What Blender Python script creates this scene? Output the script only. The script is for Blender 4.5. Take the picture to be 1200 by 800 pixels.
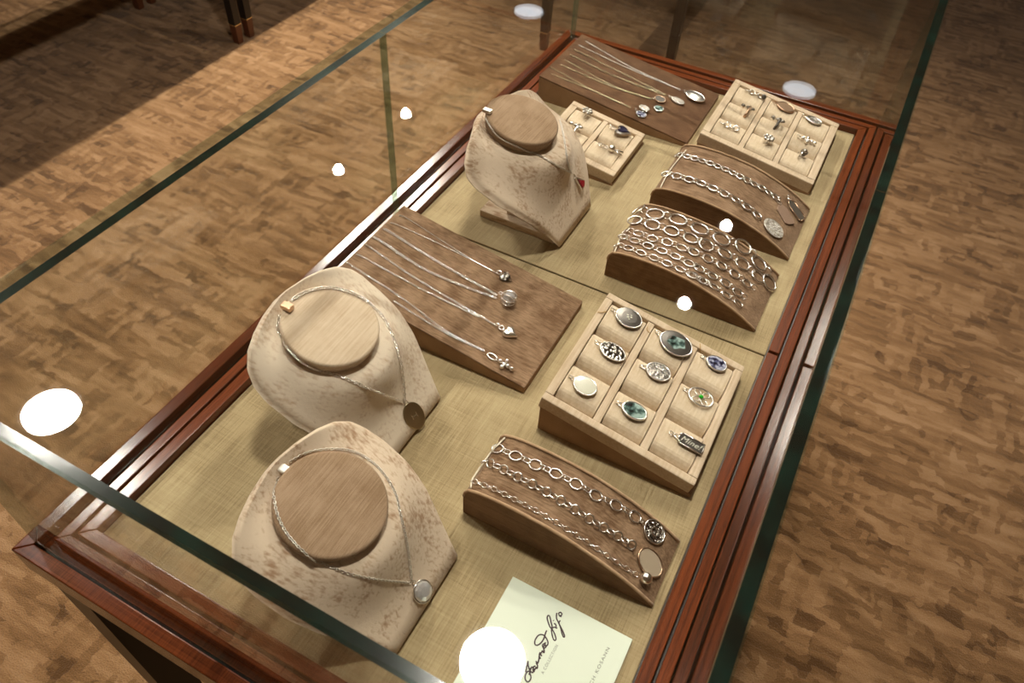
import bpy, bmesh, math, random
from mathutils import Vector, Matrix, Euler
from mathutils.bvhtree import BVHTree
random.seed(7)
S = bpy.context.scene
COL = S.collection
for o in list(bpy.data.objects): bpy.data.objects.remove(o)

# ------------------------------------------------------------------ camera
D = 0.90                      # height of the fabric deck above the carpet
CEIL = D + 2.36               # ceiling height
FPX = 894.55
CAM = Vector((0.4794, -0.1424, 0.6842 + D))
EUL = Euler((0.7311, -0.0514, 0.4862), 'XYZ')
cd = bpy.data.cameras.new('camera'); cam = bpy.data.objects.new('camera', cd); COL.objects.link(cam)
cam.location = CAM; cam.rotation_euler = EUL
cd.sensor_fit = 'HORIZONTAL'; cd.sensor_width = 36; cd.lens = FPX / 1200 * 36
cd.clip_start = 0.02; cd.clip_end = 60
cd.dof.use_dof = True; cd.dof.focus_distance = 0.88; cd.dof.aperture_fstop = 13
S.camera = cam
RM = EUL.to_matrix()
def ray(x, y): return (RM @ Vector((x - 600, -(y - 400), -FPX))).normalized()
def flat(x, y, z):            # pixel -> point on the horizontal plane at height z above the deck
    d = ray(x, y); t = (D + z - CAM.z) / d.z
    return CAM + d * t

# ------------------------------------------------------------------ world, exposure
w = bpy.data.worlds.new('world'); S.world = w; w.use_nodes = True
w.node_tree.nodes['Background'].inputs[0].default_value = (1, .9, .78, 1)
w.node_tree.nodes['Background'].inputs[1].default_value = 0.03
S.view_settings.view_transform = 'Standard'; S.view_settings.look = 'None'
S.view_settings.gamma = 1; S.view_settings.use_curve_mapping = False
S.view_settings.exposure = 0.0
S.cycles.transparent_max_bounces = 32
S.cycles.max_bounces = 10

# ------------------------------------------------------------------ lamps (ceiling grid, one row per aisle)
WARM = (1.0, .92, .81)
BIGP = 400.0                   # radiance of a wide downlight lens
SPOTW = {-1.85: 480.0, .13: 190.0}   # watts of a small spot lamp, by row
AIM = {-1.85: (-1.05, 1.2, 0), .13: (.26, 1.25, D)}
ROWS = (-1.85, 0.13)
BIGY = (0.66, 4.80)
SMALLY = (2.53, 3.19)

# ------------------------------------------------------------------ materials
def lin(r, g, b):
    f = lambda c: c / 12.92 if c <= .04045 else ((c + .055) / 1.055) ** 2.4
    return (f(r / 255), f(g / 255), f(b / 255), 1)
class NT:
    def __init__(s, name):
        s.m = bpy.data.materials.new(name); s.m.use_nodes = True; s.t = s.m.node_tree; s.n = s.t.nodes
        s.b = s.n['Principled BSDF']; s.out = s.n['Material Output']
    def add(s, typ, **kw):
        n = s.n.new(typ)
        for k, v in kw.items(): setattr(n, k, v)
        return n
    def link(s, a, b): s.t.links.new(a, b)
    def coords(s, scale=(1, 1, 1), kind='Object', rot=(0, 0, 0)):
        tc = s.add('ShaderNodeTexCoord'); mp = s.add('ShaderNodeMapping')
        mp.inputs['Scale'].default_value = scale; mp.inputs['Rotation'].default_value = rot
        s.link(tc.outputs[kind], mp.inputs['Vector']); return mp.outputs[0]
    def noise(s, vec, scale, detail=3, rough=.55):
        n = s.add('ShaderNodeTexNoise'); n.inputs['Scale'].default_value = scale
        n.inputs['Detail'].default_value = detail; n.inputs['Roughness'].default_value = rough
        s.link(vec, n.inputs['Vector']); return n.outputs['Fac']
    def ramp(s, fac, stops):
        r = s.add('ShaderNodeValToRGB'); e = r.color_ramp.elements
        while len(e) < len(stops): e.new(.5)
        for i, (p, c) in enumerate(stops): e[i].position = p; e[i].color = c
        s.link(fac, r.inputs[0]); return r.outputs[0]
    def mixc(s, fac, a, b, mode='MIX'):
        m = s.add('ShaderNodeMix', data_type='RGBA', blend_type=mode)
        for i, v in ((0, fac), (6, a), (7, b)):
            if hasattr(v, 'is_output'): s.link(v, m.inputs[i])
            else: m.inputs[i].default_value = v
        return m.outputs[2]
    def math(s, op, a, b=0.0):
        m = s.add('ShaderNodeMath', operation=op)
        for i, v in enumerate((a, b)):
            if hasattr(v, 'is_output'): s.link(v, m.inputs[i])
            else: m.inputs[i].default_value = v
        return m.outputs[0]
    def bump(s, h, dist, strength=1):
        b = s.add('ShaderNodeBump'); b.inputs['Distance'].default_value = dist; b.inputs['Strength'].default_value = strength
        s.link(h, b.inputs['Height']); s.link(b.outputs[0], s.b.inputs['Normal'])
    def set(s, **kw):
        for k, v in kw.items():
            k = k.replace('_', ' ')
            if hasattr(v, 'is_output'): s.link(v, s.b.inputs[k])
            else: s.b.inputs[k].default_value = v
        return s.m
def plain(name, col, rough=.5, metal=0, **kw):
    n = NT(name); return n.set(Base_Color=col, Roughness=rough, Metallic=metal, **kw)
def velvet(name, c1, c2, streak=(14, 700, 700), patch=26, lo=.38, hi=.62, sheen=.35):
    n = NT(name)
    v = n.coords()
    p = n.noise(v, patch, 5, .62)
    st = n.noise(n.coords(streak), 1, 2, .5)
    f = n.math('ADD', n.math('MULTIPLY', p, .55), n.math('MULTIPLY', st, .45))
    col = n.ramp(f, [(lo, c2), (hi, c1)])
    fine = n.noise(v, 2200, 1)
    n.bump(n.math('ADD', n.math('MULTIPLY', st, .7), n.math('MULTIPLY', fine, .5)), .0006, .5)
    return n.set(Base_Color=col, Roughness=.9, Sheen_Weight=sheen, Sheen_Roughness=.4, Sheen_Tint=(1, .9, .78, 1), Specular_IOR_Level=.1)
M = {}
M['velvet_beige'] = velvet('velvet_beige', lin(210, 190, 164), lin(186, 162, 134), streak=(500, 18, 500), patch=30, lo=.36, hi=.6)
M['velvet_bust'] = velvet('velvet_bust', lin(212, 192, 168), lin(164, 132, 104), streak=(60, 300, 300), patch=34, lo=.36, hi=.50)
M['velvet_bust_pale'] = velvet('velvet_bust_pale', lin(220, 204, 182), lin(188, 162, 136), streak=(60, 300, 300), patch=34, lo=.34, hi=.5)
M['velvet_pad'] = velvet('velvet_pad', lin(220, 202, 176), lin(198, 176, 146), streak=(300, 40, 300), patch=60)
M['velvet_brown'] = velvet('velvet_brown', lin(150, 122, 96), lin(102, 76, 54), streak=(22, 520, 520), patch=40, lo=.40, hi=.60)
M['velvet_dark'] = velvet('velvet_dark', lin(110, 80, 56), lin(76, 50, 32), streak=(22, 420, 420), patch=40, lo=.40, hi=.60)
M['velvet_side'] = velvet('velvet_side', lin(160, 128, 96), lin(140, 108, 78), streak=(40, 300, 40), patch=40)
M['velvet_cap'] = velvet('velvet_cap', lin(168, 142, 116), lin(134, 108, 82), streak=(900, 26, 900), patch=30)
M['velvet_strip'] = velvet('velvet_strip', lin(138, 108, 80), lin(108, 78, 54), patch=70)
M['velvet_lip'] = velvet('velvet_lip', lin(190, 160, 128), lin(164, 132, 100), patch=70)

n = NT('deck_fabric')
st = n.noise(n.coords((600, 18, 600)), 1, 3); st2 = n.noise(n.coords((20, 500, 500)), 1, 2); pt = n.noise(n.coords(), 16, 4)
f = n.math('ADD', n.math('ADD', n.math('MULTIPLY', st, .4), n.math('MULTIPLY', st2, .2)), n.math('MULTIPLY', pt, .4))
n.bump(n.math('ADD', st, st2), .0005, .5)
M['deck'] = n.set(Base_Color=n.ramp(f, [(.36, lin(128, 110, 78)), (.5, lin(158, 139, 104)), (.64, lin(178, 161, 124))]), Roughness=.85, Specular_IOR_Level=.15, Sheen_Weight=.2)

def wood(name, c1, c2, rough=.17, scale=(300, 5, 300)):
    n = NT(name)
    g = n.noise(n.coords(scale), 1, 4, .6); k = n.noise(n.coords((900, 60, 900)), 1, 2)
    f = n.math('ADD', n.math('MULTIPLY', g, .65), n.math('MULTIPLY', k, .35))
    n.bump(k, .0002, .12)
    return n.set(Base_Color=n.ramp(f, [(.35, c2), (.62, c1)]), Roughness=rough, Specular_IOR_Level=.4)
M['wood_y'] = wood('mahogany_lengthwise', lin(116, 56, 26), lin(68, 30, 13))
M['wood_x'] = wood('mahogany_crosswise', lin(116, 56, 26), lin(68, 30, 13), scale=(5, 300, 300))
M['wood_dark'] = wood('dark_wood', lin(40, 22, 14), lin(22, 12, 8), rough=.35)
M['wood_black'] = plain('black_wood', lin(20, 15, 13), .35)
M['foot_brown'] = plain('foot_brown', lin(88, 50, 30), .35)
M['brass'] = plain('brass', lin(220, 200, 160), .25, 1)

# clear pane: light passes straight through, Fresnel reflection on both sides
n = NT('pane_glass'); n.n.remove(n.b)
geo = n.add('ShaderNodeNewGeometry'); fr = n.add('ShaderNodeFresnel')
ior = n.add('ShaderNodeMix'); ior.inputs[2].default_value = 1.5; ior.inputs[3].default_value = 1 / 1.5
n.link(geo.outputs['Backfacing'], ior.inputs[0]); n.link(ior.outputs[0], fr.inputs['IOR'])
tr = n.add('ShaderNodeBsdfTransparent'); tr.inputs[0].default_value = (.978, .986, .978, 1)
gl = n.add('ShaderNodeBsdfGlossy'); gl.inputs['Roughness'].default_value = 0.0
mx = n.add('ShaderNodeMixShader'); n.link(fr.outputs[0], mx.inputs[0]); n.link(tr.outputs[0], mx.inputs[1]); n.link(gl.outputs[0], mx.inputs[2])
n.link(mx.outputs[0], n.out.inputs[0]); M['glass'] = n.m
n = NT('pane_edge')
v = n.noise(n.coords((8, 8, 8)), 4, 4)
M['glass_edge'] = n.set(Base_Color=n.ramp(v, [(.4, (.001, .005, .004, 1)), (.75, (.003, .022, .016, 1))]), Roughness=.12, Specular_IOR_Level=.6)

n = NT('pane_end'); n.n.remove(n.b)
tr = n.add('ShaderNodeBsdfTransparent'); tr.inputs[0].default_value = (.70, .80, .70, 1)
gl = n.add('ShaderNodeBsdfDiffuse'); gl.inputs[0].default_value = (.30, .42, .30, 1)
mx = n.add('ShaderNodeMixShader'); mx.inputs[0].default_value = .35; n.link(tr.outputs[0], mx.inputs[1]); n.link(gl.outputs[0], mx.inputs[2]); n.link(mx.outputs[0], n.out.inputs[0]); M['glass_end'] = n.m
n = NT('pane_rim'); n.n.remove(n.b)
tr = n.add('ShaderNodeBsdfTransparent'); tr.inputs[0].default_value = (.74, .84, .79, 1)
gl = n.add('ShaderNodeBsdfGlossy'); gl.inputs[0].default_value = (.5, .6, .55, 1); gl.inputs['Roughness'].default_value = .1
mx = n.add('ShaderNodeMixShader'); mx.inputs[0].default_value = .12; n.link(tr.outputs[0], mx.inputs[1]); n.link(gl.outputs[0], mx.inputs[2]); n.link(mx.outputs[0], n.out.inputs[0]); M['glass_rim'] = n.m
M['silver'] = plain('silver', (.92, .89, .84, 1), .24, 1)
M['silver_dull'] = plain('silver_dull', (.74, .70, .63, 1), .36, 1)
M['steel_dark'] = plain('steel_dark', (.11, .10, .09, 1), .32, .8)
M['gold_pale'] = plain('pale_gold', (.50, .42, .27, 1), .28, 1)
M['gold_rose'] = plain('rose_gold', (.62, .42, .28, 1), .3, 1)
M['thread_gold'] = plain('thread_gold', lin(176, 134, 58), .7)
M['string'] = plain('string_white', lin(225, 215, 195), .8)
M['enamel_white'] = plain('enamel_white', lin(214, 212, 194), .25)
M['disc_beige'] = plain('disc_beige', lin(190, 172, 148), .3, .2)
M['red_gem'] = plain('red_gem', (.30, .005, .02, 1), .05, Coat_Weight=.6)
M['green_gem'] = plain('green_gem', (.02, .45, .03, 1), .05)
M['dark_gem'] = plain('dark_gem', (.02, .02, .05, 1), .05, Coat_Weight=.6)
M['crystal'] = plain('crystal', (.95, .95, .95, 1), .03, .35, Transmission_Weight=.5, IOR=1.9)
M['ink'] = plain('ink', (.045, .02, .03, 1), .8)
M['ink_grey'] = plain('ink_grey', lin(120, 125, 112), .8)
M['card'] = plain('card_stock', lin(218, 226, 208), .7)
def pave(name, c1, c2, scale, metal=1.0, rough=.25):
    n = NT(name); vo = n.add('ShaderNodeTexVoronoi'); vo.inputs['Scale'].default_value = scale; n.link(n.coords(), vo.inputs['Vector'])
    n.bump(vo.outputs['Distance'], .0012, 1)
    return n.set(Base_Color=n.ramp(vo.outputs['Distance'], [(.15, c1), (.7, c2)]), Metallic=metal, Roughness=rough)
M['pave'] = pave('pave_silver', (.85, .82, .76, 1), (.14, .12, .10, 1), 450)
M['pave_white'] = pave('pave_white', (.9, .87, .8, 1), (.42, .37, .31, 1), 420, .3)
M['filigree'] = pave('filigree_silver', (.8, .77, .7, 1), (.05, .04, .03, 1), 270)
def portrait(name, c1, c2, c3, scale=140):
    n = NT(name); f = n.noise(n.coords(), scale, 2, .4)
    return n.set(Base_Color=n.ramp(f, [(.36, c1), (.5, c2), (.62, c3)]), Roughness=.08, Coat_Weight=.5)
M['portrait_green'] = portrait('portrait_green', lin(18, 26, 26), lin(70, 96, 92), lin(160, 184, 176))
M['portrait_blue'] = portrait('portrait_blue', lin(24, 24, 44), lin(78, 82, 116), lin(184, 186, 200), 220)
n = NT('woven_tag'); ck = n.add('ShaderNodeTexChecker'); ck.inputs['Scale'].default_value = 620; n.link(n.coords(), ck.inputs['Vector'])
ck.inputs[1].default_value = lin(196, 168, 146); ck.inputs[2].default_value = lin(120, 88, 72)
M['woven'] = n.set(Base_Color=ck.outputs[0], Roughness=.4, Metallic=.3)

# carpet: brushed blocks of short ribs, some across and some along
n = NT('carpet')
w1 = n.noise(n.coords(), 38, 3); w2 = n.noise(n.coords(), 31, 3)
w3 = n.noise(n.coords(), 7, 2); w4 = n.noise(n.coords(), 6, 2)
tc = n.add('ShaderNodeTexCoord'); sp = n.add('ShaderNodeSeparateXYZ'); n.link(tc.outputs['Object'], sp.inputs[0])
wx = n.math('ADD', sp.outputs[0], n.math('ADD', n.math('MULTIPLY', w1, .030), n.math('MULTIPLY', w3, .05)))
wy = n.math('ADD', sp.outputs[1], n.math('ADD', n.math('MULTIPLY', w2, .030), n.math('MULTIPLY', w4, .05)))
def cells(u, v, lu, lv, seed):          # ribs lu long, lv wide, staggered row by row
    row = n.math('FLOOR', n.math('DIVIDE', v, lv))
    wn = n.add('ShaderNodeTexWhiteNoise', noise_dimensions='1D'); n.link(n.math('ADD', row, seed), wn.inputs['W'])
    col = n.math('FLOOR', n.math('ADD', n.math('DIVIDE', u, lu), n.math('MULTIPLY', wn.outputs[0], 9.0)))
    w2d = n.add('ShaderNodeTexWhiteNoise', noise_dimensions='2D'); cb = n.add('ShaderNodeCombineXYZ'); n.link(col, cb.inputs[0]); n.link(n.math('ADD', row, seed), cb.inputs[1]); n.link(cb.outputs[0], w2d.inputs['Vector'])
    return w2d.outputs[0]
A1 = cells(wx, wy, .115, .017, 3.1); A2 = cells(wy, wx, .070, .019, 17.7); A3 = cells(wx, wy, .052, .034, 41.3)
msk = n.noise(n.coords((5, 9, 1)), 1, 2); msk = n.math('GREATER_THAN', msk, .53)
mm = n.add('ShaderNodeMix'); n.link(msk, mm.inputs[0]); n.link(A1, mm.inputs[2]); n.link(A2, mm.inputs[3]); rib = mm.outputs[0]
soft = n.noise(n.coords((5, 30, 1)), 1, 4, .65); big = n.noise(n.coords(), 3.2, 3); fine = n.noise(n.coords(), 330, 2)
blk = n.math('MULTIPLY', n.math('LESS_THAN', A3, .16), n.math('GREATER_THAN', n.noise(n.coords(), 9, 2), .48))
val = n.math('ADD', n.math('ADD', n.math('MULTIPLY', rib, .16), n.math('MULTIPLY', soft, .42)), n.math('ADD', n.math('MULTIPLY', big, .30), n.math('MULTIPLY', fine, .14)))
val = n.math('SUBTRACT', val, n.math('MULTIPLY', blk, .09))
n.bump(n.math('ADD', n.math('MULTIPLY', rib, .5), n.math('SUBTRACT', n.math('MULTIPLY', fine, .35), n.math('MULTIPLY', blk, .5))), .012, .9)
M['carpet'] = n.set(Base_Color=n.ramp(val, [(.35, lin(80, 55, 28)), (.46, lin(110, 80, 48)), (.55, lin(130, 98, 64)), (.66, lin(148, 116, 82))]), Roughness=.95, Specular_IOR_Level=.05, Sheen_Weight=.15)
M['wall'] = plain('wall_paint', lin(196, 176, 146), .8)
M['ceiling'] = plain('ceiling_paint', lin(225, 215, 198), .9)

def emis(name, col, st):
    n = NT(name); return n.set(Base_Color=(0, 0, 0, 1), Emission_Color=col, Emission_Strength=st)
M['lens'] = emis('lamp_lens', (1, .935, .845, 1), BIGP)
M['lens_dim'] = emis('lamp_lens_dimmed', (.86, .93, 1, 1), 3.5)
M['bulb'] = emis('spot_bulb', (1, .95, .86, 1), 160.0)
M['trim'] = plain('lamp_trim', (.7, .7, .68, 1), .4)

# ------------------------------------------------------------------ mesh helpers (all in world coordinates; part() moves them to their thing)
def thing(name, label, cat, loc, group=None):
    o = bpy.data.objects.new(name, None); COL.objects.link(o); o.location = loc; o.empty_display_size = .02
    o['label'] = label; o['category'] = cat
    if group: o['group'] = group
    return o
def base_of(o):
    v = Vector(o.location)
    while o.parent: o = o.parent; v = v + Vector(o.location)
    return v
def part(name, bm, mat, parent, smooth=False, kind=None, label=None):
    me = bpy.data.meshes.new(name)
    if parent: bmesh.ops.translate(bm, verts=bm.verts, vec=-base_of(parent))
    bmesh.ops.recalc_face_normals(bm, faces=bm.faces)
    bm.to_mesh(me); bm.free()
    for m in (mat if isinstance(mat, (list, tuple)) else [mat]): me.materials.append(M[m])
    if smooth:
        for p in me.polygons: p.use_smooth = True
    o = bpy.data.objects.new(name, me); COL.objects.link(o)
    if parent: o.parent = parent
    if kind: o['kind'] = kind
    if label: o['label'] = label
    return o
def inst(name, me, M4, parent, label=None):
    o = bpy.data.objects.new(name, me); COL.objects.link(o); o.parent = parent
    o.matrix_local = Matrix.Translation(-base_of(parent)) @ M4
    return o
def copy_tree(o, parent=None):
    c = o.copy(); COL.objects.link(c); c.parent = parent
    for ch in list(o.children): copy_tree(ch, c)
    return c
def box(bm, x0, x1, y0, y1, z0, z1, bev=0, seg=2):
    r = bmesh.ops.create_cube(bm, size=1); vs = r['verts']
    for v in vs:
        v.co = Vector((x0 if v.co.x < 0 else x1, y0 if v.co.y < 0 else y1, z0 if v.co.z < 0 else z1))
    if bev: bmesh.ops.bevel(bm, geom=list({e for v in vs for e in v.link_edges}), offset=bev, segments=seg, affect='EDGES', profile=.6)
    return bm
def nb(): return bmesh.new()
def prism(bm, pts, axis_vec, bev=0, seg=2):          # polygon pts (3D) extruded along axis_vec
    a = [bm.verts.new(p) for p in pts]; b = [bm.verts.new(Vector(p) + Vector(axis_vec)) for p in pts]
    bm.faces.new(a); bm.faces.new(b[::-1]); k = len(pts)
    for i in range(k): bm.faces.new((a[i], b[i], b[(i + 1) % k], a[(i + 1) % k]))
    bmesh.ops.recalc_face_normals(bm, faces=bm.faces)
    if bev:
        vs = set(a + b)
        ed = [e for e in bm.edges if e.verts[0] in vs and e.verts[1] in vs and len(e.link_faces) == 2 and e.calc_face_angle(0) > .35]
        bmesh.ops.bevel(bm, geom=ed, offset=bev, segments=seg, affect='EDGES', profile=.6)
    return bm
def frame_from(n, e1):
    n = Vector(n).normalized(); e1 = Vector(e1); e1 = (e1 - n * e1.dot(n)).normalized(); e2 = n.cross(e1)
    return e1, e2, n
def mat_of(p, e1, e2, n):
    return Matrix(((e1.x, e2.x, n.x, p.x), (e1.y, e2.y, n.y, p.y), (e1.z, e2.z, n.z, p.z), (0, 0, 0, 1)))
def torus(bm, R1, R2, r, M4=Matrix.Identity(4), seg=16, sub=6, wob=0):
    rows = []
    for i in range(seg):
        a = 2 * math.pi * i / seg; c = Vector((R1 * math.cos(a), R2 * math.sin(a), 0))
        nrm = Vector((math.cos(a) * R2, math.sin(a) * R1, 0)).normalized()
        rr = r * (1 + wob * (i % 2))
        rows.append([bm.verts.new(M4 @ (c + nrm * (rr * math.cos(b)) + Vector((0, 0, rr * math.sin(b))))) for b in (2 * math.pi * j / sub for j in range(sub))])
    for i in range(seg):
        for j in range(sub):
            bm.faces.new((rows[i][j], rows[(i + 1) % seg][j], rows[(i + 1) % seg][(j + 1) % sub], rows[i][(j + 1) % sub]))
    return bm
def tube(bm, pts, r, sub=6, caps=True):
    pts = [Vector(p) for p in pts]; up = Vector((0, 0, 1)); rows = []
    if len(pts) < 2: return bm
    for i, p in enumerate(pts):
        t = (pts[min(i + 1, len(pts) - 1)] - pts[max(i - 1, 0)]).normalized()
        s = t.cross(up)
        if s.length < 1e-4: s = t.cross(Vector((1, 0, 0)))
        s.normalize(); q = s.cross(t)
        rows.append([bm.verts.new(p + s * (r * math.cos(a)) + q * (r * math.sin(a))) for a in (2 * math.pi * j / sub for j in range(sub))])
    for i in range(len(rows) - 1):
        for j in range(sub): bm.faces.new((rows[i][j], rows[i + 1][j], rows[i + 1][(j + 1) % sub], rows[i][(j + 1) % sub]))
    if caps: bm.faces.new(rows[0][::-1]); bm.faces.new(rows[-1])
    return bm
def lathe(bm, prof, M4=Matrix.Identity(4), sx=1, sy=1, seg=28, closed=True):   # prof: (radius fraction/metres, z)
    rows = []
    for r, z in prof:
        rows.append([bm.verts.new(M4 @ Vector((r * sx * math.cos(a), r * sy * math.sin(a), z))) for a in (2 * math.pi * j / seg for j in range(seg))])
    for i in range(len(rows) - 1):
        for j in range(seg): bm.faces.new((rows[i][j], rows[i + 1][j], rows[i + 1][(j + 1) % seg], rows[i][(j + 1) % seg]))
    if closed: bm.faces.new(rows[0][::-1]); bm.faces.new(rows[-1])
    return bm
def ball(bm, p, r, seg=8, M4=None, sc=(1, 1, 1)):
    m = (M4 or Matrix.Identity(4)) @ Matrix.Translation(p) @ Matrix.Diagonal((sc[0], sc[1], sc[2], 1))
    bmesh.ops.create_uvsphere(bm, u_segments=seg, v_segments=max(4, seg // 2 + 1), radius=r, matrix=m); return bm

# ------------------------------------------------------------------ room
def struct(name, bm, mat):
    o = part(name, bm, mat, None); o['kind'] = 'structure'; return o
RX0, RX1, RY0, RY1 = -5.0, 5.0, -3.2, 7.2
struct('floor', box(nb(), RX0, RX1, RY0, RY1, -.05, 0), 'carpet')
struct('ceiling', box(nb(), RX0, RX1, RY0, RY1, CEIL, CEIL + .05), 'ceiling')
struct('wall_left', box(nb(), RX0 - .1, RX0, RY0, RY1, 0, CEIL), 'wall')
struct('wall_right', box(nb(), RX1, RX1 + .1, RY0, RY1, 0, CEIL), 'wall')
struct('wall_back', box(nb(), RX0 - .1, RX1 + .1, RY1, RY1 + .1, 0, CEIL), 'wall')
struct('wall_front', box(nb(), RX0 - .1, RX1 + .1, RY0 - .1, RY0, 0, CEIL), 'wall')

# ceiling lamps
def downlight(x, y, big, lens):
    where = 'in the row above the jewelry case' if x > -1 else 'in the row above the carpet aisle'
    if big: t = thing('ceiling_downlight', ('wide bright' if lens == 'lens' else 'wide dim bluish') + ' round ceiling downlight ' + where, 'ceiling light', (x, y, CEIL), 'wide ceiling downlights')
    else: t = thing('ceiling_spotlight', 'small round ceiling spotlight ' + where, 'ceiling light', (x, y, CEIL), 'small ceiling spotlights ' + where)
    R = .105 if big else .030
    mt = Matrix.Translation((x, y, CEIL))
    part('trim_ring', lathe(nb(), [(R + .002, -.001), (R + .002, -.012), (R + .022, -.012), (R + .026, -.001)], mt, seg=40), 'trim', t, True)
    part('lens' if big else 'bulb', lathe(nb(), [(R, -.001), (R, -.008), (R * .7, -.010)], mt, seg=40), lens, t)
    return t
for X in ROWS:
    for i, Y in enumerate(BIGY): downlight(X, Y, True, 'lens' if i == 0 else 'lens_dim')
    for Y in SMALLY:
        t = downlight(X, Y, False, 'bulb')
        l = bpy.data.lights.new('spot_lamp', 'SPOT'); l.energy = SPOTW[X]; l.color = WARM; l.spot_size = math.radians(78 if X < -1 else 110); l.spot_blend = .9; l.shadow_soft_size = .022
        lo = bpy.data.objects.new('spot_lamp', l); COL.objects.link(lo); lo.parent = t; lo.location = (0, 0, -.014); lo.rotation_euler = (Vector(AIM[X]) - Vector((X, Y, CEIL))).to_track_quat('-Z', 'Y').to_euler()

# ------------------------------------------------------------------ display case
W, L1, LT = .5, .5528, 1.1153
G0, G1 = .028, .038           # glass channel (distance out from the fabric edge)
OUT = .053
HG = .2588
def rim_strip(name, side, a, b, z0, z1, par, y0=None, y1=None):
    # strip between offsets a and b outside the fabric on one side, mitred at the corners
    bm = nb()
    if side in 'LR':
        xa, xb = (-a, -b) if side == 'L' else (W + a, W + b)
        ya0, yb0 = (-a, -b) if y0 is None else (y0, y0)
        ya1, yb1 = (LT + a, LT + b) if y1 is None else (y1, y1)
        pts = [(xa, ya0, z0), (xb, yb0, z0), (xb, yb1, z0), (xa, ya1, z0)]
    else:
        ya, yb = (-a, -b) if side == 'F' else (LT + a, LT + b)
        pts = [(-a, ya, z0), (W + a, ya, z0), (W + b, yb, z0), (-b, yb, z0)]
    prism(bm, [(p[0], p[1], p[2] + D) for p in pts], (0, 0, z1 - z0), bev=.0012, seg=2)
    return part(name, bm, 'wood_y' if side in 'LR' else 'wood_x', par)
def pane(name, x0, x1, y0, y1, z0, z1, par, thin):
    bm = box(nb(), x0, x1, y0, y1, D + z0, D + z1)
    bm.faces.ensure_lookup_table(); bm.normal_update()
    for f in bm.faces:
        f.material_index = 0 if abs(f.normal[thin]) > .9 else (1 if abs(f.normal.z) > .9 else (3 if thin == 2 else 2))
    return part(name, bm, ['glass', 'glass_edge', 'glass_end', 'glass_rim'], par)
def build_case(label, group=None):
    t = thing('display_case', label, 'display case', (W / 2, LT / 2, 0), group)
    part('base_panel', box(nb(), -OUT + .002, W + OUT - .002, -OUT + .002, LT + OUT - .002, D - .034, D - .003), 'wood_dark', t)
    for y0, y1 in ((0, L1 - .0006), (L1 + .0006, LT)):
        part('deck_panel', box(nb(), 0.0008, W - .0008, y0 + .0005, y1 - .0005, D - .0030, D, .0008, 1), 'deck', t, label='khaki woven fabric deck panel')
    gap = .0022
    for s in 'LR':
        rim_strip('inner_strip', s, .0005, .0132, -.003, .0100, t, y1=L1 - gap)
        rim_strip('inner_strip', s, .0005, .0132, -.003, .0100, t, y0=L1 + gap)
    for s in 'FB': rim_strip('inner_strip', s, .0005, .0132, -.003, .0100, t)
    for s in 'LRFB':
        rim_strip('middle_strip', s, .0162, .0272, -.003, .0100, t)
        rim_strip('outer_strip', s, .0392, OUT, -.030, .0085, t)
    for s in 'LRFB': rim_strip('lower_moulding', s, .030, OUT - .004, -.048, -.034, t)
    z0 = -.002
    for (x0, x1) in ((-G1, -G0), (W + G0, W + G1)):
        for (y0, y1) in ((-G0, L1 - .0007), (L1 + .0007, LT + G0)):
            pane('side_pane', x0, x1, y0, y1, z0, HG, t, 0)
    pane('end_pane', -G1, W + G1, -G1, -G0 - .0003, z0, HG, t, 1)
    pane('end_pane', -G1, W + G1, LT + G0 + .0003, LT + G1, z0, HG, t, 1)
    pane('top_pane', -G1, W + G1, -G1, LT + G1, HG + .0004, HG + .0105, t, 2)
    part('apron', box(nb(), -.02, W + .02, -.02, LT + .02, D - .13, D - .048, .003), 'wood_dark', t)
    for sx in (0, 1):
        for sy in (0, 1):
            cx = -.025 if sx == 0 else W + .025; cy = -.025 if sy == 0 else LT + .025
            def taper(z0, z1, h0, h1):
                bm = nb(); a = [bm.verts.new((cx + i * h0, cy + j * h0, z0)) for i, j in ((-1, -1), (1, -1), (1, 1), (-1, 1))]
                b = [bm.verts.new((cx + i * h1, cy + j * h1, z1)) for i, j in ((-1, -1), (1, -1), (1, 1), (-1, 1))]
                bm.faces.new(a[::-1]); bm.faces.new(b)
                for k in range(4): bm.faces.new((a[k], a[(k + 1) % 4], b[(k + 1) % 4], b[k]))
                return bm
            lg = part('leg', taper(.080, D - .048, .0165, .022), 'wood_black', t)
            part('ferrule', taper(.076, .080, .0172, .0172), 'brass', lg, label='thin brass ring')
            part('foot', taper(0.0, .076, .0135, .0163), 'foot_brown', lg, label='brown foot')
    return t
case = build_case('glass display case with reddish wooden frame holding jewelry on khaki fabric')
c = copy_tree(case); c.location = (-2.145, 2.085 - OUT - LT / 2 - .006, 0); c['label'] = 'dark-legged display case across the bright carpet aisle'; c['group'] = 'display cases across the aisle'
c = copy_tree(case); c.location = (-2.145, 2.085 + OUT + LT / 2 + .006, 0); c['label'] = 'dark-legged display case across the bright carpet aisle'; c['group'] = 'display cases across the aisle'
c = copy_tree(case); c.location = (-.505, 2.73 + LT / 2, 0); c['label'] = 'display case standing beyond the far glass end, seen by its dark legs'

# ------------------------------------------------------------------ velvet stands
PLANE = {}
BV = {}                       # ray-cast targets, one per stand
def reg(key, objs):
    vs, fs = [], []
    for o in objs:
        k = len(vs); off = base_of(o)
        vs += [v.co + off for v in o.data.vertices]; fs += [[i + k for i in p.vertices] for p in o.data.polygons]
    BV[key] = BVHTree.FromPolygons(vs, fs)
def cast(key, x, y):
    p, nn, i, d = BV[key].ray_cast(CAM, ray(x, y))
    if p is None: return None, None
    if nn.dot(ray(x, y)) > 0: nn = -nn
    return p, nn

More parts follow.
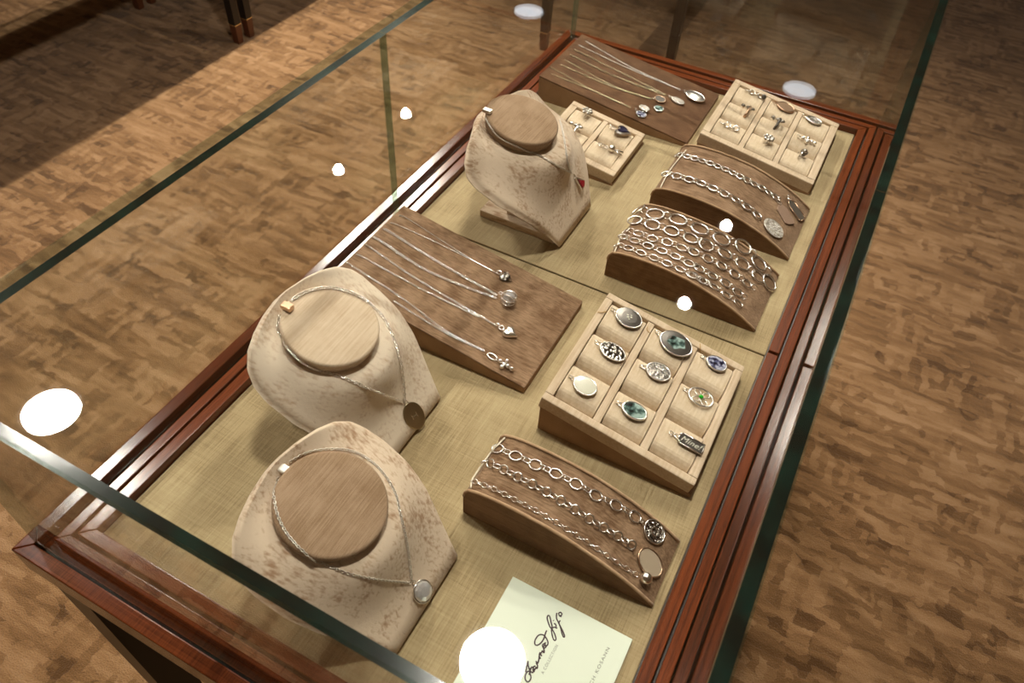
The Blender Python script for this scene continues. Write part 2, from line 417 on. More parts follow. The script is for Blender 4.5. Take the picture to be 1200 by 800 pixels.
def wedge(name, label, x0, x1, y0, y1, hl, hr, topmat, key):
    t = thing(name, label, 'display stand', ((x0 + x1) / 2, (y0 + y1) / 2, D))
    lip = .0022
    b = part('body', prism(nb(), [(x0, y0, D), (x1, y0, D), (x1, y0, D + hr - lip), (x0, y0, D + hl - lip)], (0, y1 - y0, 0), bev=.0015), 'velvet_side', t, label='velvet sides, paler by painted nap sheen')  # sides paler than the top: angle-dependent nap sheen put into the colour
    top = part('top_panel', prism(nb(), [(x0, y0, D + hl - lip), (x1, y0, D + hr - lip), (x1, y0, D + hr), (x0, y0, D + hl)], (0, y1 - y0, 0), bev=.001), topmat, t, label='brown velvet top')
    reg(key, [top]); return t
wedge('necklace_ramp', 'brown velvet necklace ramp with four silver chains behind the oval-pendant bust', .008, .272, .354, .515, .052, .010, 'velvet_brown', 'wm')
wedge('necklace_ramp', 'dark brown velvet necklace ramp with four chains in the far corner', .003, .268, .925, 1.098, .043, .008, 'velvet_dark', 'wf')

PROF = [(0, .030), (.0015, .038), (.005, .0435), (.014, .047), (.030, .0495), (.055, .050), (.080, .0485), (.105, .0452), (.125, .040), (.145, .0335), (.165, .0255), (.182, .0165), (.195, .008), (.201, .003)]
def arc_ramp(label, x0, x1, y0, y1, key, hs=1.0):
    t = thing('bracelet_ramp', label, 'display stand', ((x0 + x1) / 2, (y0 + y1) / 2, D))
    k = (x1 - x0) / .201; lip = .0025
    def side(ya, yb, dz):
        pr = [(x0 + a * k, ya, D + max(.002, b * hs - dz)) for a, b in PROF]
        return prism(nb(), [(x0, ya, D)] + pr + [(x1, ya, D)], (0, yb - ya, 0))
    core = part('body', side(y0 + lip, y1 - lip, .0012), 'velvet_brown', t, label='curved brown velvet top')
    for ya, yb in ((y0, y0 + lip), (y1 - lip, y1)):
        part('side_panel', side(ya, yb, 0), 'velvet_strip', t, label='velvet side with raised lip')
        yy = ya + lip / 2
        part('piping', tube(nb(), [(x0 + a * k, yy, D + b * hs - .0002) for a, b in PROF], .0017, 7), 'velvet_lip', t, True, label='pale velvet piping along the edge')
    reg(key, [core]); return t
r1 = arc_ramp('curved brown velvet bracelet ramp beside the white card', .288, .490, .190, .266, 'r1')
r2 = arc_ramp('curved brown velvet bracelet ramp crowded with five chain strands', .273, .477, .584, .702, 'r2', .92)
r3 = arc_ramp('curved brown velvet bracelet ramp carrying hanging tags and pavé disc', .274, .480, .740, .868, 'r3', .95)

def tray(label, x0, x1, y0, y1, hl, hr, nx, ny, key, border=.011, div=.0085, depth=.017):
    t = thing('jewelry_tray', label, 'display tray', ((x0 + x1) / 2, (y0 + y1) / 2, D))
    ang = math.atan2(hl - hr, x1 - x0); e1 = Vector((math.cos(ang), 0, -math.sin(ang))); nn = Vector((math.sin(ang), 0, math.cos(ang)))
    O = Vector((x0, y0, D + hl)); Lx = (x1 - x0) / math.cos(ang); Ly = y1 - y0
    Mx = mat_of(O, e1, Vector((0, 1, 0)), nn)
    def tb(u0, u1, v0, v1, h0, h1, bev=0, seg=2):
        bm = box(nb(), u0, u1, v0, v1, h0, h1, bev, seg); bmesh.ops.transform(bm, matrix=Mx, verts=bm.verts); return bm
    zl = hl - depth; zr = hr - depth
    # body: wedge below the recess
    body = part('body', prism(nb(), [(x0, y0, D), (x1, y0, D), (x1, y0, D + max(zr, .003)), (x0, y0, D + zl)], (0, y1 - y0, 0)), 'velvet_side', t)
    rails = [part('rim', tb(0, Lx, 0, border, -depth - .001, 0, .0018), 'velvet_beige', t), part('rim', tb(0, Lx, Ly - border, Ly, -depth - .001, 0, .0018), 'velvet_beige', t),
             part('rim', tb(0, border, border, Ly - border, -depth - .001, 0, .0018), 'velvet_beige', t), part('rim', tb(Lx - border, Lx, border, Ly - border, -depth - .001, 0, .0018), 'velvet_beige', t)]
    cw = (Lx - 2 * border - (nx - 1) * div) / nx; ch = (Ly - 2 * border) / ny
    for i in range(1, nx):
        u = border + i * cw + (i - 1) * div
        rails.append(part('divider', tb(u, u + div, border, Ly - border, -depth - .001, -.0012, .0012), 'velvet_beige', t))
    # cushions: rolled, higher at the far side, falling to the near side
    me = None; pads = []
    for i in range(nx):
        for j in range(ny):
            u = border + i * (cw + div); v = border + j * ch
            if me is None:
                bm = nb(); g = .0008; K = 16; prof = []
                a, b = .0040, ch - .0010
                for q in range(K + 1):
                    f = q / K; y = a + (b - a) * f
                    z = -depth + .003 + .0138 * (.93 * math.sin(math.pi * f / .30 * .5) ** .7 if f < .30 else .93 + .07 * math.sin(math.pi * (f - .30) / .70) - .35 * max(0, (f - .86) / .14) ** 2)
                    prof.append((y, z))
                pts = [(g, prof[0][0], -depth)] + [(g, y, z) for y, z in prof] + [(g, prof[-1][0], -depth)]
                prism(bm, pts, (cw - 2 * g, 0, 0), bev=.0008, seg=1)
                bmesh.ops.recalc_face_normals(bm, faces=bm.faces)
                me = bpy.data.meshes.new('pad'); bm.to_mesh(me); bm.free(); me.materials.append(M['velvet_pad'])
                for p in me.polygons: p.use_smooth = False
            pads.append(inst('pad', me, Mx @ Matrix.Translation((u, v, 0)), t))
    vs, fs = [], []
    for o in pads + rails:
        mm = Matrix.Translation(base_of(t)) @ o.matrix_local; k = len(vs)
        vs += [mm @ v.co for v in o.data.vertices]; fs += [[q + k for q in p.vertices] for p in o.data.polygons]
    BV[key] = BVHTree.FromPolygons(vs, fs); PLANE[key] = (O + nn * .0003, nn)
    return t
tray('large beige velvet tray with nine cushions of oval pendants and a name tag', .307, .483, .319, .501, .055, .023, 3, 3, 'pt', border=.0095)
tray('beige velvet tray with nine cushions of small rings at the far corner', .288, .471, .905, 1.096, .045, .020, 3, 3, 'rt', border=.012)
tray('small beige velvet tray with four cushions beside the red-gem bust', .080, .207, .768, .898, .036, .018, 2, 2, 'et', border=.012)

BN = {}
def bust(label, X0, Yc, capmat, key, deg, zc, ls=1.0, ws=1.0, dx=.094, tilt=16, bulge=.002):
    t = thing('necklace_bust', label, 'display bust', (X0 - .08, Yc, D))
    TH = math.radians(deg); ct, sn = math.cos(TH), math.sin(TH); sc = 1.0
    nrm = Vector((sn, 0, ct)); sl = Vector((-ct, 0, sn)); B = Vector((X0, Yc, D + .005))
    wk = [(0, .053), (.03, .065), (.07, .081), (.10, .088), (.13, .0895), (.15, .087), (.165, .081), (.178, .068), (.186, .051), (.191, .033), (.194, .012)]
    def wm(s):
        s = s / ls
        for (a, p), (b, q) in zip(wk, wk[1:]):
            if s <= b: f = (s - a) / (b - a); return (p + (q - p) * f) * (1 + (ws - 1) * min(1, s / .1))
        return .01
    SC = dx / ct; tl = math.radians(tilt); R = .049; BN[key] = nrm
    raise_ = (zc - .005 - dx * math.tan(TH)) * ct
    def h(s, w):
        r = math.hypot(s - SC, w); sr = (s - SC) * min(1, R / max(r, 1e-6))
        hc = raise_ - sr * math.tan(TH - tl) - .007
        m = hc * math.exp(-(max(r - R * .97, 0) / .033) ** 2)
        sh = .013 * (abs(w) / .09) ** 2.4 * min(1, s / .14) ** 1.8 * (1 - math.exp(-(max(r - R * .95, 0) / .021) ** 2))
        bl = bulge * math.sin(math.pi * min(1, s / .15)) * (1 - math.exp(-(max(r - R * .97, 0) / .033) ** 2))
        return m - sh + bl
    ns, nu = 44, 36; bm = nb(); top = []; bot = []
    svals = [.194 * ls * math.sin(i / ns * math.pi / 2) ** .8 for i in range(ns + 1)]
    for s in svals:
        wmx = wm(s); ra = []; rb = []
        for j in range(nu + 1):
            u = -1 + 2 * j / nu; u = math.sin(u * math.pi / 2) * .55 + u * .45; wv = u * wmx
            edge = (1 - abs(u)); P = B + sl * (s * sc) + Vector((0, wv * sc, 0))
            thick = .013 * min(1, .35 + s / .06)
            rnd = thick * (.5 - .5 * math.sqrt(max(0, 1 - max(0, 1 - edge * wmx / .007) ** 2))) if edge * wmx < .007 else 0
            ra.append(bm.verts.new(P + nrm * (h(s, wv) * sc - rnd))); rb.append(bm.verts.new(P + nrm * (h(s, wv) * sc - thick + rnd)))
        top.append(ra); bot.append(rb)
    for i in range(ns):
        for j in range(nu):
            bm.faces.new((top[i][j], top[i][j + 1], top[i + 1][j + 1], top[i + 1][j])); bm.faces.new((bot[i][j], bot[i + 1][j], bot[i + 1][j + 1], bot[i][j + 1]))
        for j in (0, nu): bm.faces.new((top[i][j], top[i + 1][j], bot[i + 1][j], bot[i][j]))
    for i in (0, ns):
        for j in range(nu): bm.faces.new((top[i][j], top[i][j + 1], bot[i][j + 1], bot[i][j]))
    board = part('chest_board', bm, 'velvet_bust_pale' if key == 'b2' else 'velvet_bust', t, True)
    cp = Vector((X0 - dx, Yc, D + zc)) - .0145 * Vector((math.sin(tl), 0, math.cos(tl)))
    cn = Vector((math.sin(tl), 0, math.cos(tl))); ce = Vector((0, 1, 0)); c2 = cn.cross(ce)
    mt = mat_of(cp, ce, c2, cn)
    cap = part('neck_cap', lathe(nb(), [(R * .93, -.006), (R * .97, .003), (R * .985, .008), (R, .0105), (R * .995, .0128), (R * .97, .0142), (R * .93, .0146), (R * .6, .0148), (R * .05, .0149)], mt, seg=56), capmat, t, True)
    # stand behind the board
    part('support_panel', box(nb(), X0 - .092 * sc, X0 - .080 * sc, Yc - .036, Yc + .036, D + .011, D + .085 * math.tan(TH) - .006, .001), 'velvet_bust', t)
    part('base_plate', box(nb(), X0 - .128 * sc, X0 - .012, Yc - .048, Yc + .048, D, D + .011, .0015), 'velvet_bust', t)
    reg(key, [board, cap]); return t
bust('beige velvet necklace bust with brown cap and round crystal pendant', .309, .093, 'velvet_cap', 'b1', 40, .102, .97)
bust('pale beige velvet necklace bust with beige cap and flat oval pendant', .196, .247, 'velvet_beige', 'b2', 45, .121, 1.02, 1.02)
bust('beige velvet necklace bust with brown cap and red gem pendant', .201, .652, 'velvet_cap', 'b3', 50, .142, 1.01, 1.20, tilt=13, bulge=.014)

# ------------------------------------------------------------------ jewelry helpers
def path3(key, px, step=3.0, lift=.0008):
    pts = []
    for (x0, y0), (x1, y1) in zip(px, px[1:]):
        k = max(1, int(math.hypot(x1 - x0, y1 - y0) / step))
        for i in range(k):
            p, nn = cast(key, x0 + (x1 - x0) * i / k, y0 + (y1 - y0) * i / k)
            if p is not None: pts.append((p + nn * lift, nn))
    p, nn = cast(key, *px[-1])
    if p is not None: pts.append((p + nn * lift, nn))
    return pts
def smooth_px(px, k=5):
    out = []
    for i in range(len(px) - 1):
        p0 = px[max(i - 1, 0)]; p1 = px[i]; p2 = px[i + 1]; p3 = px[min(i + 2, len(px) - 1)]
        for j in range(k):
            t = j / k
            out.append(tuple(.5 * (2 * p1[a] + (p2[a] - p0[a]) * t + (2 * p0[a] - 5 * p1[a] + 4 * p2[a] - p3[a]) * t * t + (-p0[a] + 3 * p1[a] - 3 * p2[a] + p3[a]) * t ** 3) for a in (0, 1)))
    out.append(px[-1]); return out
def resample(pts, pitch):
    out = [pts[0]]; acc = 0; prev = pts[0][0]
    for (p, nn) in pts[1:]:
        seg = (p - prev).length
        if seg > .02: prev = p; acc = 0; out.append((p, nn)); continue      # hidden stretch
        while acc + seg >= pitch:
            f = (pitch - acc) / seg; prev = prev.lerp(p, f); out.append((prev.copy(), nn)); seg = (p - prev).length; acc = 0
            if seg < 1e-9: break
        acc += seg; prev = p
    return out
def fine_chain(bm, pts, pitch, wire, wid=.42):
    q = resample(pts, pitch)
    for i in range(len(q) - 1):
        a, na = q[i]; b, _ = q[i + 1]; d = b - a
        if d.length > pitch * 1.6 or d.length < 1e-6: continue
        e1, e2, nn = frame_from(na, d)
        if i % 2: e2, nn = (e2 * .5 + nn * .85).normalized(), (nn * .5 - e2 * .85).normalized()
        torus(bm, pitch * .62, pitch * wid, wire, mat_of((a + b) / 2, e1, e2, nn), 8, 4)
def necklace(label, key, strands, pitch, wire, mat='silver', kind='links', base=None):
    p0, _ = cast(key, *(base or strands[0][-1]))
    t = thing('necklace', label, 'necklace', p0)
    for st in strands:
        pts = path3(key, smooth_px(st), lift=wire + (pitch * .25 if kind == 'links' else 0))
        bm = nb()
        if kind == 'links': fine_chain(bm, pts, pitch, wire)
        else: tube(bm, [p for p, _ in pts], wire, 6)
        part('chain', bm, mat, t, True, kind='stuff' if kind == 'links' else None)
    return t
def spot_frame(key, c, b):
    if key in PLANE:
        o, nn = PLANE[key]; d = ray(*c); p = CAM + d * ((o - CAM).dot(nn) / d.dot(nn))
    else: p, nn = cast(key, *c)
    if key in BN and p is not None: nn = (nn + BN[key] * 2).normalized()
    if p is None: p = flat(c[0], c[1], .03); nn = Vector((.2, 0, 1)).normalized()
    d = ray(*b); den = d.dot(nn); q = CAM + d * ((p - CAM).dot(nn) / den)
    e1, e2, nn = frame_from(nn, q - p)
    return p, e1, e2, nn, (q - p).length
def bail(t, p, e1, e2, nn, r0, mat='silver', lift=.002, nr=2, R=.0022):
    for k in range(nr):
        c = p + e1 * (r0 + R * .8 + k * R * 1.6) + nn * lift
        a, b = (e2, nn) if k % 2 == 0 else (nn, -e2)
        part('bail_ring', torus(nb(), R, R, R * .28, mat_of(c, e1, a, b), 12, 5), mat, t, True)
def thread(t, key, px, mat='thread_gold', r=.0004):
    pts = path3(key, smooth_px(px), step=2, lift=.0008)
    if len(pts) > 2: part('thread', tube(nb(), [p for p, _ in pts], r, 5), mat, t, True)
def disc(t, name, p, e1, e2, nn, ra, rb, th, mat, rimmat=None, rim=.0008, lift=.0006, dome=0, seg=32):
    mt = mat_of(p + nn * lift, e1, e2, nn)
    o = part(name, lathe(nb(), [(.96, 0), (1, th * .3), (1, th * .7), (.95, th), (.6, th + dome * .7), (.02, th + dome)], mt, ra, rb, seg), mat, t, False)
    if rimmat: part('rim', torus(nb(), ra, rb, rim, mt @ Matrix.Translation((0, 0, th * .75)), seg, 6), rimmat, o, True)
    return o

# ---- necklaces on the middle ramp
def z(ox, oy, s, pts): return [(ox + x / s, oy + y / s) for x, y in pts]
zm = lambda pts: z(400, 230, 3.3333, pts)
def heart_mesh(bm, M4, sz, th):
    K = 28; pts = []
    for i in range(K):
        a = 2 * math.pi * i / K
        x = 16 * math.sin(a) ** 3; y = 13 * math.cos(a) - 5 * math.cos(2 * a) - 2 * math.cos(3 * a) - math.cos(4 * a)
        pts.append((y / 17 * sz, x / 17 * sz * .82))
    rows = []
    for f, hgt in ((.88, 0), (1, th * .35), (.92, th * .75), (.6, th), (.1, th * 1.08)):
        rows.append([bm.verts.new(M4 @ Vector((x * f, y * f, hgt))) for x, y in pts])
    for a, b in zip(rows, rows[1:]):
        for j in range(K): bm.faces.new((a[j], b[j], b[(j + 1) % K], a[(j + 1) % K]))
    bm.faces.new(rows[0][::-1]); bm.faces.new(rows[-1]); return bm
t = necklace('silver snake-chain necklace with small textured heart on brown ramp', 'wm', [zm([(225, 78), (262, 90), (480, 230), (605, 300)]), zm([(190, 105), (225, 115), (400, 195), (605, 300)])], .002, .00055, kind='tube')
p, e1, e2, nn, _ = spot_frame('wm', (592.5, 326), (581, 318))
part('heart', heart_mesh(nb(), mat_of(p + nn * .0006, e1, e2, nn), .0100, .004), 'filigree', t); bail(t, p, e1, e2, nn, .0085, nr=1, R=.003)
t = necklace('silver link-chain necklace with caged crystal ball on brown ramp', 'wm', [zm([(165, 128), (200, 148), (400, 272), (615, 392)]), zm([(120, 160), (155, 178), (350, 300), (610, 402)])], .0030, .00045)
p, e1, e2, nn, _ = spot_frame('wm', (595, 354.5), (583, 349))
pc = p + nn * .0085
part('crystal_ball', ball(nb(), pc, .0078, 16), 'crystal', t)
for k in range(4):
    a = k * math.pi / 4 + .3; part('cage_ring', torus(nb(), .0098, .0098, .0006, mat_of(pc, *frame_from(Matrix.Rotation(a, 3, e1) @ nn, e1)), 22, 5), 'silver', t, True)
bail(t, pc, e1, e2, nn, .0098, nr=1)
t = necklace('fine silver necklace with smooth puffed heart on brown ramp', 'wm', [zm([(95, 190), (125, 210), (300, 328), (540, 468), (605, 508)]), zm([(60, 228), (95, 245), (300, 357), (540, 474)])], .0021, .00034)
p, e1, e2, nn, _ = spot_frame('wm', (597, 391.5), (584, 383))
part('heart', heart_mesh(nb(), mat_of(p + nn * .0006, e1, e2, nn), .0115, .006), 'silver', t, True); bail(t, p, e1, e2, nn, .0095, nr=2, R=.0032)
t = necklace('fine silver necklace with small beaded cross on brown ramp', 'wm', [zm([(20, 258), (45, 275), (250, 408), (400, 522), (560, 605)]), zm([(205, 410), (400, 531), (560, 607)])], .0021, .00034)
p, e1, e2, nn, _ = spot_frame('wm', (590.5, 428), (573, 416))
bm = nb()
for a, b in ((.0055, 0), (0, .0052), (0, -.0052), (-.005, 0), (-.0105, 0)): ball(bm, p + e1 * a + e2 * b + nn * .0028, .0031, 10)
tube(bm, [p + e1 * .006 + nn * .0028, p - e1 * .011 + nn * .0028], .0014); tube(bm, [p + e2 * .005 + nn * .0028, p - e2 * .005 + nn * .0028], .0014)
part('cross', bm, 'silver', t, True)
part('clasp', torus(nb(), .0062, .0036, .0007, mat_of(p + e1 * .017 + nn * .0015, e1, e2, nn), 18, 6), 'silver', t, True); bail(t, p, e1, e2, nn, .0085, nr=1, R=.0016)

# ---- necklaces on the far ramp
zf = lambda pts: z(620, 30, 5, pts)
t = necklace('fine chain necklace with large polished oval locket on dark ramp', 'wf', [zm and zf([(330, 92), (600, 248), (885, 378)]), zf([(290, 116), (550, 238), (885, 380)])], .0022, .0003, 'silver_dull')
p, e1, e2, nn, _ = spot_frame('wf', (814, 115), (797, 106))
disc(t, 'locket', p, e1, e2, nn, .0165, .0125, .004, 'silver', 'silver', .0016, dome=.002); bail(t, p, e1, e2, nn, .0165, nr=2)
t = necklace('twisted chain necklace with white pavé oval pendant on dark ramp', 'wf', [zf([(265, 143), (500, 260), (800, 409)]), zf([(240, 173), (480, 290), (800, 413)])], .0030, .00042, 'gold_pale')
p, e1, e2, nn, _ = spot_frame('wf', (794, 119.5), (780, 112))
disc(t, 'pendant', p, e1, e2, nn, .0118, .0072, .003, 'pave_white', 'silver', .0006, dome=.0015); bail(t, p, e1, e2, nn, .0118, nr=2, R=.0018)
t = necklace('fine chain necklace with open two-disc locket on dark ramp', 'wf', [zf([(210, 203), (420, 318), (550, 378), (720, 432)]), zf([(185, 231), (400, 324), (550, 382), (720, 434)])], .0022, .0003, 'gold_pale')
p, e1, e2, nn, _ = spot_frame('wf', (773, 117.5), (763, 116))
disc(t, 'locket_back', p, e1, e2, nn, .0090, .0090, .0025, 'steel_dark', 'gold_rose', .0009); bail(t, p, e1, e2, nn, .009, nr=1, R=.0018)
p, e1, e2, nn, _ = spot_frame('wf', (771.5, 128.5), (771, 118))
disc(t, 'locket_front', p, e1, e2, nn, .0075, .0080, .0025, 'portrait_green', 'silver', .0007)
t = necklace('fine chain necklace with white and blue swivel locket on dark ramp', 'wf', [zf([(120, 243), (400, 394), (600, 484)]), zf([(130, 285), (380, 385), (600, 487)])], .0022, .0003, 'gold_pale')
p, e1, e2, nn, _ = spot_frame('wf', (751, 135), (742, 128))
disc(t, 'locket_back', p, e1, e2, nn, .0085, .0078, .002, 'portrait_blue', 'silver', .0007); bail(t, p, e1, e2, nn, .009, nr=2, R=.0018)
p, e1, e2, nn, _ = spot_frame('wf', (754, 129.5), (744, 125))
disc(t, 'locket_front', p + nn * .003, e1, e2, nn, .0088, .0066, .002, 'pave_white', 'silver', .0006, dome=.001)

# ---- necklaces on the busts
zb = lambda pts: z(300, 500, 3.6364, pts)
t = necklace('fine silver necklace with round crystal drop on brown-capped bust', 'b1', [zb([(92, 215), (78, 290), (95, 385), (150, 480), (250, 565), (380, 620), (500, 645), (660, 665)]), zb([(140, 150), (220, 108), (330, 95), (430, 112), (525, 180), (590, 280), (612, 370), (640, 500), (660, 650)])], .0024, .00045, 'silver_dull')
p, e1, e2, nn, _ = spot_frame('b1', (493, 693), (482, 681))
part('crystal', lathe(nb(), [(.3, -.001), (.8, .001), (1, .0035), (.85, .0055), (.5, .007), (.02, .0072)], mat_of(p + nn * .001, e1, e2, nn), .0095, .0095, 10), 'crystal', t)
part('setting', torus(nb(), .0100, .0100, .0009, mat_of(p + nn * .0035, e1, e2, nn), 24, 6), 'silver', t, True); bail(t, p, e1, e2, nn, .0100, nr=2, R=.002)
p, nn = cast('b1', 333, 552); part('clasp', box(nb(), p.x - .008, p.x + .006, p.y - .004, p.y + .004, p.z, p.z + .005, .0015), 'silver_dull', t)
zb = lambda pts: z(270, 300, 3.3333, pts)
t = necklace('silver cable necklace with flat brushed oval pendant on pale bust', 'b2', [zb([(190, 230), (182, 285), (220, 350), (280, 408), (350, 445), (450, 480), (560, 525), (672, 570)]), zb([(235, 178), (300, 140), (400, 126), (500, 158), (560, 205), (600, 250), (640, 340), (665, 440), (678, 565)])], .0032, .00055, 'silver')
p, e1, e2, nn, _ = spot_frame('b2', (483.6, 486.6), (474, 472))
e1, e2, nn = frame_from((nn + Vector((.1, -.25, 0))).normalized(), e1)
disc(t, 'oval_pendant', p + nn * .002, e1, e2, nn, .0165, .0120, .0016, 'gold_pale'); bail(t, p, e1, e2, nn, .0150, nr=2, R=.0024)
bm = nb(); mk = mat_of(p + nn * .0046, e1, e2, nn)
for a in (-.003, .003): tube(bm, [mk @ Vector((-.003, a, 0)), mk @ Vector((.003, a, 0))], .0003, 4)
tube(bm, [mk @ Vector((0, -.003, 0)), mk @ Vector((0, .003, 0))], .0003, 4)
part('monogram', bm, 'silver', t, label='engraved letter H')
p, nn = cast('b2', 338, 362); part('clasp', box(nb(), p.x - .007, p.x + .005, p.y - .004, p.y + .004, p.z, p.z + .006, .0015), 'gold_rose', t)
zb = lambda pts: z(520, 90, 3.81, pts)
RG = Vector((0, 0, .003))
t = necklace('fine silver necklace with red gem fan pendant on small brown-capped bust', 'b3', [zb([(190, 185), (210, 222), (250, 268), (320, 305), (400, 342), (480, 382), (568, 430)]), zb([(515, 195), (528, 240), (540, 300), (550, 380), (568, 430)])], .0027, .0005, 'silver_dull')
p, e1, e2, nn, _ = spot_frame('b3', (677.5, 216), (667, 205))
p = p + RG
part('bezel', prism(nb(), [p + e1 * .011 + nn * .001, p + e1 * .009 + e2 * .0022 + nn * .001, p - e1 * .008 + e2 * .0085 + nn * .001, p - e1 * .0105 + nn * .001, p - e1 * .008 - e2 * .0085 + nn * .001, p + e1 * .009 - e2 * .0022 + nn * .001], nn * .003, bev=.0006), 'silver', t)
part('red_gem', prism(nb(), [p + e1 * .006 + nn * .0035, p - e1 * .006 + e2 * .0062 + nn * .0035, p - e1 * .008 + nn * .0035, p - e1 * .006 - e2 * .0062 + nn * .0035], nn * .0022, bev=.0008), 'red_gem', t)
bail(t, p, e1, e2, nn, .011, nr=2, R=.0026)
p, nn = cast('b3', 572, 132); part('clasp', box(nb(), p.x - .007, p.x + .005, p.y - .004, p.y + .004, p.z, p.z + .005, .0015), 'silver_dull', t)

# ------------------------------------------------------------------ bracelets
def link_mesh(name, R1, R2, r, mat, wob=0, seg=18):
    bm = torus(nb(), R1, R2, r, seg=seg, sub=6, wob=wob); me = bpy.data.meshes.new(name); bm.to_mesh(me); bm.free(); me.materials.append(M[mat])
    for p in me.polygons: p.use_smooth = True
    return me
def bracelet(label, key, px, R1, R2, r, mat='silver', small=0, sR=.0022, wob=0, gap=1.0, tilt=.35, joined=False):
    pts = path3(key, smooth_px(px), step=1.5, lift=r * 1.1)
    t = thing('bracelet', label, 'bracelet', pts[len(pts) // 2][0])
    big = link_mesh('link', R1, R2, r, mat, wob); sm = link_mesh('connector_link', sR, sR * .75, r * .62 if small else r, mat, seg=12)
    unit = 2 * R1 * gap + small * (sR * 1.25)
    q = resample(pts, unit / 24); i = 0; k = 0; jb = nb() if joined else None
    def at(idx):
        p, nn = q[min(max(idx, 0), len(q) - 1)]; a = q[max(idx - 3, 0)][0]; b = q[min(idx + 3, len(q) - 1)][0]
        return p, nn, (b - a)
    while i < len(q) - 1:
        p, nn, d = at(i)
        if d.length > 1e-6:
            e1, e2, n2 = frame_from(nn, d)
            tl = tilt * (1 if k % 2 else -1) if not small else tilt * random.uniform(-.5, .5)
            e2, n2 = (e2 * math.cos(tl) + n2 * math.sin(tl)), (n2 * math.cos(tl) - e2 * math.sin(tl))
            m4 = mat_of(p + nn * (abs(math.sin(tl)) * R2 * .8), e1, e2, n2)
            if joined: torus(jb, R1, R2, r, m4, 10, 4)
            else: inst('link', big, m4, t)
            for s in range(small):
                off = int(round(24 * (R1 * gap + sR * (.62 + s * 1.25)) / unit))
                if i + off < len(q):
                    p2, nn2, d2 = at(i + off); f1, f2, f3 = frame_from(nn2, d2)
                    if s % 2 == 0: f2, f3 = (f2 * .35 + f3 * .94).normalized(), (f3 * .35 - f2 * .94).normalized()
                    inst('connector_link', sm, mat_of(p2 + nn2 * sR * .35, f1, f2, f3), t)
        i += 24; k += 1
    if joined: part('chain', jb, mat, t, True, kind='stuff')
    return t, pts
# front ramp
z7 = lambda pts: z(530, 500, 5.3333, pts); z8 = lambda pts: z(670, 560, 5.3333, pts)
t, pts = bracelet('silver bracelet of large round links with pierced medallion on front ramp', 'r1', z7([(285, 140), (395, 185), (512, 237), (628, 288)]) + z8([(55, 55), (165, 120), (290, 180), (390, 240), (425, 275)]), .0064, .0056, .00085, small=2, sR=.0036, tilt=.25)
p, e1, e2, nn, _ = spot_frame('r1', (765.3, 623.4), (752, 613)); p = p + nn * .0006
o = disc(t, 'medallion', p, e1, e2, nn, .0118, .0112, .0018, 'pave', 'silver', .0010)
part('ornament', torus(nb(), .0045, .0045, .0008, mat_of(p + nn * .0026, e1, e2, nn), 6, 5), 'silver', o); bail(t, p, e1, e2, nn, .0118)
t, pts = bracelet('silver bracelet of tight double rings with plain oval disc on front ramp', 'r1', z7([(195, 218), (325, 278), (415, 325), (515, 375), (615, 432), (710, 490)]) + z8([(10, 200), (110, 265), (210, 325), (310, 385), (355, 415), (405, 455)]), .0042, .0042, .0009, tilt=.55, gap=.93)
p, e1, e2, nn, _ = spot_frame('r1', (760, 659.4), (746, 645)); disc(t, 'oval_disc', p + nn * .0006, e1, e2, nn, .0150, .0118, .0018, 'disc_beige', 'gold_rose', .0009)
t, pts = bracelet('thin silver chain bracelet with polished ball on front ramp', 'r1', z7([(120, 340), (200, 370), (285, 405), (390, 460), (500, 515), (610, 580), (720, 648)]) + z8([(30, 365), (130, 430), (250, 510), (340, 570), (400, 605)]), .0030, .0023, .0005, tilt=.7, gap=.92)
p, e1, e2, nn, _ = spot_frame('r1', (752.5, 678), (745, 672)); part('ball', ball(nb(), p + nn * .0058, .0058, 18), 'silver', t, True)
def tie(par, key, px):
    pts = path3(key, smooth_px(px), step=2, lift=.0016); part('tie_string', tube(nb(), [p for p, _ in pts], .0009, 6), 'string', par, True, label='white tie string')
tie(r1, 'r1', [(592, 514), (580, 527), (567, 544), (557, 558), (552, 573)])
# crowded ramp
a4 = lambda pts: z(700, 220, 6.1538, pts); a5 = lambda pts: z(800, 240, 5.3333, pts)
bracelet('bracelet of largest textured silver rings on crowded ramp', 'r2', a4([(285, 165), (415, 195), (605, 245)]) + a5([(68, 140), (232, 215), (390, 275), (450, 350), (512, 412), (538, 500)]), .0118, .0112, .00125, small=1, sR=.0062, wob=.28, tilt=.2)
bracelet('bracelet of large smooth silver rings on crowded ramp', 'r2', a4([(270, 240), (415, 280), (585, 335), (745, 400)]) + a5([(115, 245), (250, 305), (350, 360), (435, 430), (500, 470)]), .0098, .0090, .00125, small=1, sR=.0056, tilt=.2)
bracelet('bracelet of medium round silver links on crowded ramp', 'r2', a4([(200, 315), (280, 330), (390, 370), (495, 395), (650, 455)]) + a5([(40, 285), (135, 330), (225, 375), (315, 430), (390, 490), (470, 545)]), .0070, .0064, .0010, small=1, sR=.0046, tilt=.25)
bracelet('bracelet of medium oval silver links on crowded ramp', 'r2', a4([(185, 360), (295, 395), (400, 437), (510, 475), (615, 527), (725, 580)]) + a5([(95, 397), (185, 447), (275, 500), (390, 590)]), .0068, .0054, .0010, small=1, sR=.0042, tilt=.3)
bracelet('bracelet of narrow oval silver links along near edge of crowded ramp', 'r2', a4([(130, 415), (230, 440), (340, 483), (450, 528), (560, 576), (670, 626), (775, 684)]) + a5([(45, 438), (145, 488), (235, 542), (330, 607), (368, 638)]), .0066, .0046, .0009, small=1, sR=.0038, tilt=.3)
tie(r2, 'r2', [(745, 247), (736, 263), (727, 281), (720, 297)])
